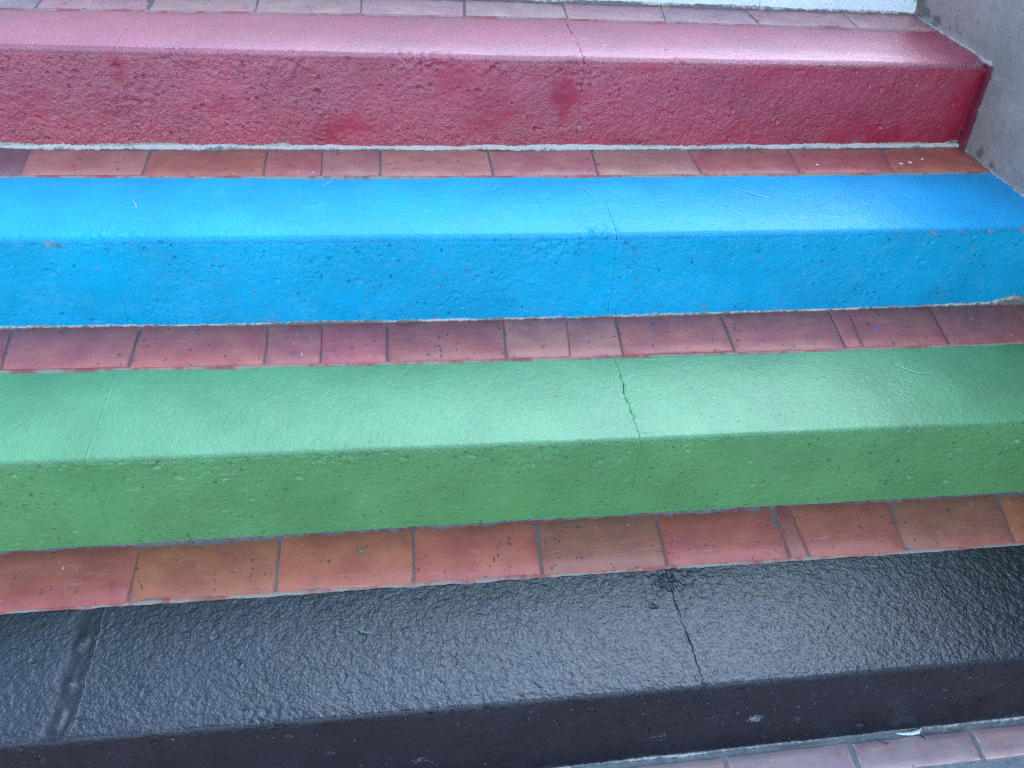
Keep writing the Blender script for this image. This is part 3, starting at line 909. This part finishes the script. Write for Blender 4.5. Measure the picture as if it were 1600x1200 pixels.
M_SCR_G = plain("pale_green_scratch", (0.30, 0.52, 0.38), 0.5)
M_SCR_B = plain("pale_blue_scratch", (0.20, 0.52, 0.72), 0.5)
zz = lambda i: ZT[i] + 0.0006
ribbon("scratch", 1, [(0.765, 0.540, zz(1)), (0.775, 0.529, zz(1)), (0.789, 0.516, zz(1)), (0.806, 0.509, zz(1)), (0.827, 0.507, zz(1))], [0.0003, 0.0009, 0.0010, 0.0008, 0.0003], M_SCR_G)
ribbon("scratch", 2, [(-0.712, 0.874, zz(2)), (-0.699, 0.860, zz(2)), (-0.690, 0.843, zz(2)), (-0.686, 0.826, zz(2))], [0.0003, 0.0010, 0.0014, 0.0005], M_SCR_B)
ribbon("scratch", 2, [(-0.330, 0.943, zz(2)), (-0.338, 0.930, zz(2)), (-0.349, 0.916, zz(2))], [0.0012, 0.0013, 0.0004], M_SCR_B)
ribbon("scratch", 2, [(0.175, 0.916, zz(2)), (0.185, 0.895, zz(2)), (0.192, 0.878, zz(2))], [0.0004, 0.0012, 0.0004], M_SCR_B)
ribbon("scratch", 2, [(0.52, 0.892, zz(2)), (0.545, 0.872, zz(2)), (0.57, 0.856, zz(2))], [0.0004, 0.0012, 0.0004], M_SCR_B)


def blob(name, parent, pos, rx, ry, h, mat, seed):
    """a flattened dried drop"""
    r = random.Random(seed)
    n = 10
    V = [(0, 0, h)]; F = []
    for ring, f, z in ((0, 0.6, 0.85 * h), (1, 1.0, 0.0)):
        for k in range(n):
            a = 2 * math.pi * k / n; q = f * (1 + r.uniform(-0.12, 0.12))
            V.append((rx * q * math.cos(a), ry * q * math.sin(a), z))
    for k in range(n):
        k2 = (k + 1) % n
        F.append([0, 1 + k, 1 + k2]); F.append([1 + k, 1 + n + k, 1 + n + k2, 1 + k2])
    me = bpy.data.meshes.new(name); me.from_pydata(V, [], F); me.materials.append(mat)
    me.polygons.foreach_set("use_smooth", [True] * len(me.polygons))
    o = bpy.data.objects.new(name, me); C.objects.link(o)
    o.parent = parent; o.location = Vector(pos) - (parent.location if parent else Vector((0, 0, 0)))
    return o


M_WHITE = plain("dried_white_paint", (0.78, 0.76, 0.72), 0.45)
M_BLUEDROP = plain("dried_blue_paint", (0.02, 0.22, 0.55), 0.35)
zb_ = ZT[2] + PROUD[2] + 0.0004
for k, (x, y_, rx, ry) in enumerate(((0.940, 1.010, .0052, .0042), (0.965, 1.016, .0050, .0046), (1.004, 1.033, .0036, .003), (0.735, 1.005, .004, .003))):
    blob("paint_drop", steps[2], (x, y_, zb_), rx, ry, 0.0012, M_WHITE, 70 + k)
blob("paint_drop", steps[1], (0.775, 0.650, ZT[1] + PROUD[1] + 0.0004), .0045, .0038, 0.001, M_BLUEDROP, 81)["label"] = "blue paint drop"
blob("paint_drop", steps[1], (0.30, 0.680, ZT[1] + PROUD[1] + 0.0004), .0035, .003, 0.001, M_BLUEDROP, 82)["label"] = "blue paint drop"

# ------------------------------------------------------------------ small litter
M_LEAF = plain("fresh_green_leaf", (0.10, 0.33, 0.14), 0.5)
M_SCRAP = plain("white_plastic", (0.72, 0.80, 0.88), 0.3, 0.5)
M_TWIG = plain("dark_twig", (0.035, 0.022, 0.022), 0.7)


def strip_obj(name, pts, widths, mat, label, cat, arch=0.0006, group=None):
    P = np.array(pts, dtype=np.float64)
    base = P.mean(0); base[2] = P[:, 2].min()
    V = []; F = []
    for k in range(len(P)):
        td = P[min(k + 1, len(P) - 1)] - P[max(k - 1, 0)]; td /= np.linalg.norm(td)
        sd = np.cross((0, 0, 1), td); sd /= np.linalg.norm(sd)
        w = widths[k]
        V += [P[k] - sd * w - base, P[k] + np.array((0, 0, arch)) - base, P[k] + sd * w - base, P[k] - np.array((0, 0, arch * 0.6)) - base]
    n = len(P)
    for k in range(n - 1):
        for q in range(4):
            F.append([4 * k + q, 4 * k + (q + 1) % 4, 4 * (k + 1) + (q + 1) % 4, 4 * (k + 1) + q])
    F.append([0, 3, 2, 1]); F.append([4 * n - 4, 4 * n - 3, 4 * n - 2, 4 * n - 1])
    o = mesh_np(name, np.array(V), np.array(F), mat)
    o.location = base
    o["label"] = label; o["category"] = cat
    if group: o["group"] = group
    return o


zk = ZT[0] + 0.0022
strip_obj("grass_blade", [(-0.298, 0.160, zk), (-0.290, 0.151, zk + .001), (-0.281, 0.146, zk + .0015), (-0.270, 0.1455, zk + .001)], [0.0003, 0.0010, 0.0009, 0.0003], M_LEAF,
          "thin curled green grass blade lying on the black painted tread", "grass blade")
zr = ZT[0] + PROUD[0] + 0.0012
strip_obj("leaf_scrap", [(-0.297, 0.321, zr), (-0.291, 0.315, zr + .0012), (-0.285, 0.309, zr)], [0.0006, 0.0026, 0.0007], M_LEAF,
          "tiny green leaf scrap lying on the orange brick below the green riser", "leaf")
strip_obj("plastic_scrap", [(0.650, -0.006, 0.0072), (0.662, -0.0075, 0.0092), (0.678, -0.0085, 0.0105), (0.690, -0.007, 0.0110), (0.698, -0.003, 0.013)], [0.0006, 0.0036, 0.0048, 0.0050, 0.0020], M_SCRAP,
          "small shiny white plastic scrap wedged at the foot of the black riser", "litter", 0.0012)
strip_obj("twig", [(0.612, -0.010, 0.003), (0.620, -0.016, 0.0034), (0.628, -0.021, 0.003)], [0.0009, 0.0006, 0.0011], M_TWIG,
          "tiny dark twig on the pink paving left of the white plastic scrap", "twig")
strip_obj("twig", [(0.695, -0.011, 0.003), (0.700, -0.015, 0.0036), (0.703, -0.020, 0.003)], [0.0011, 0.0013, 0.0007], M_TWIG,
          "tiny dark twig on the pink paving right beside the white plastic scrap", "twig")
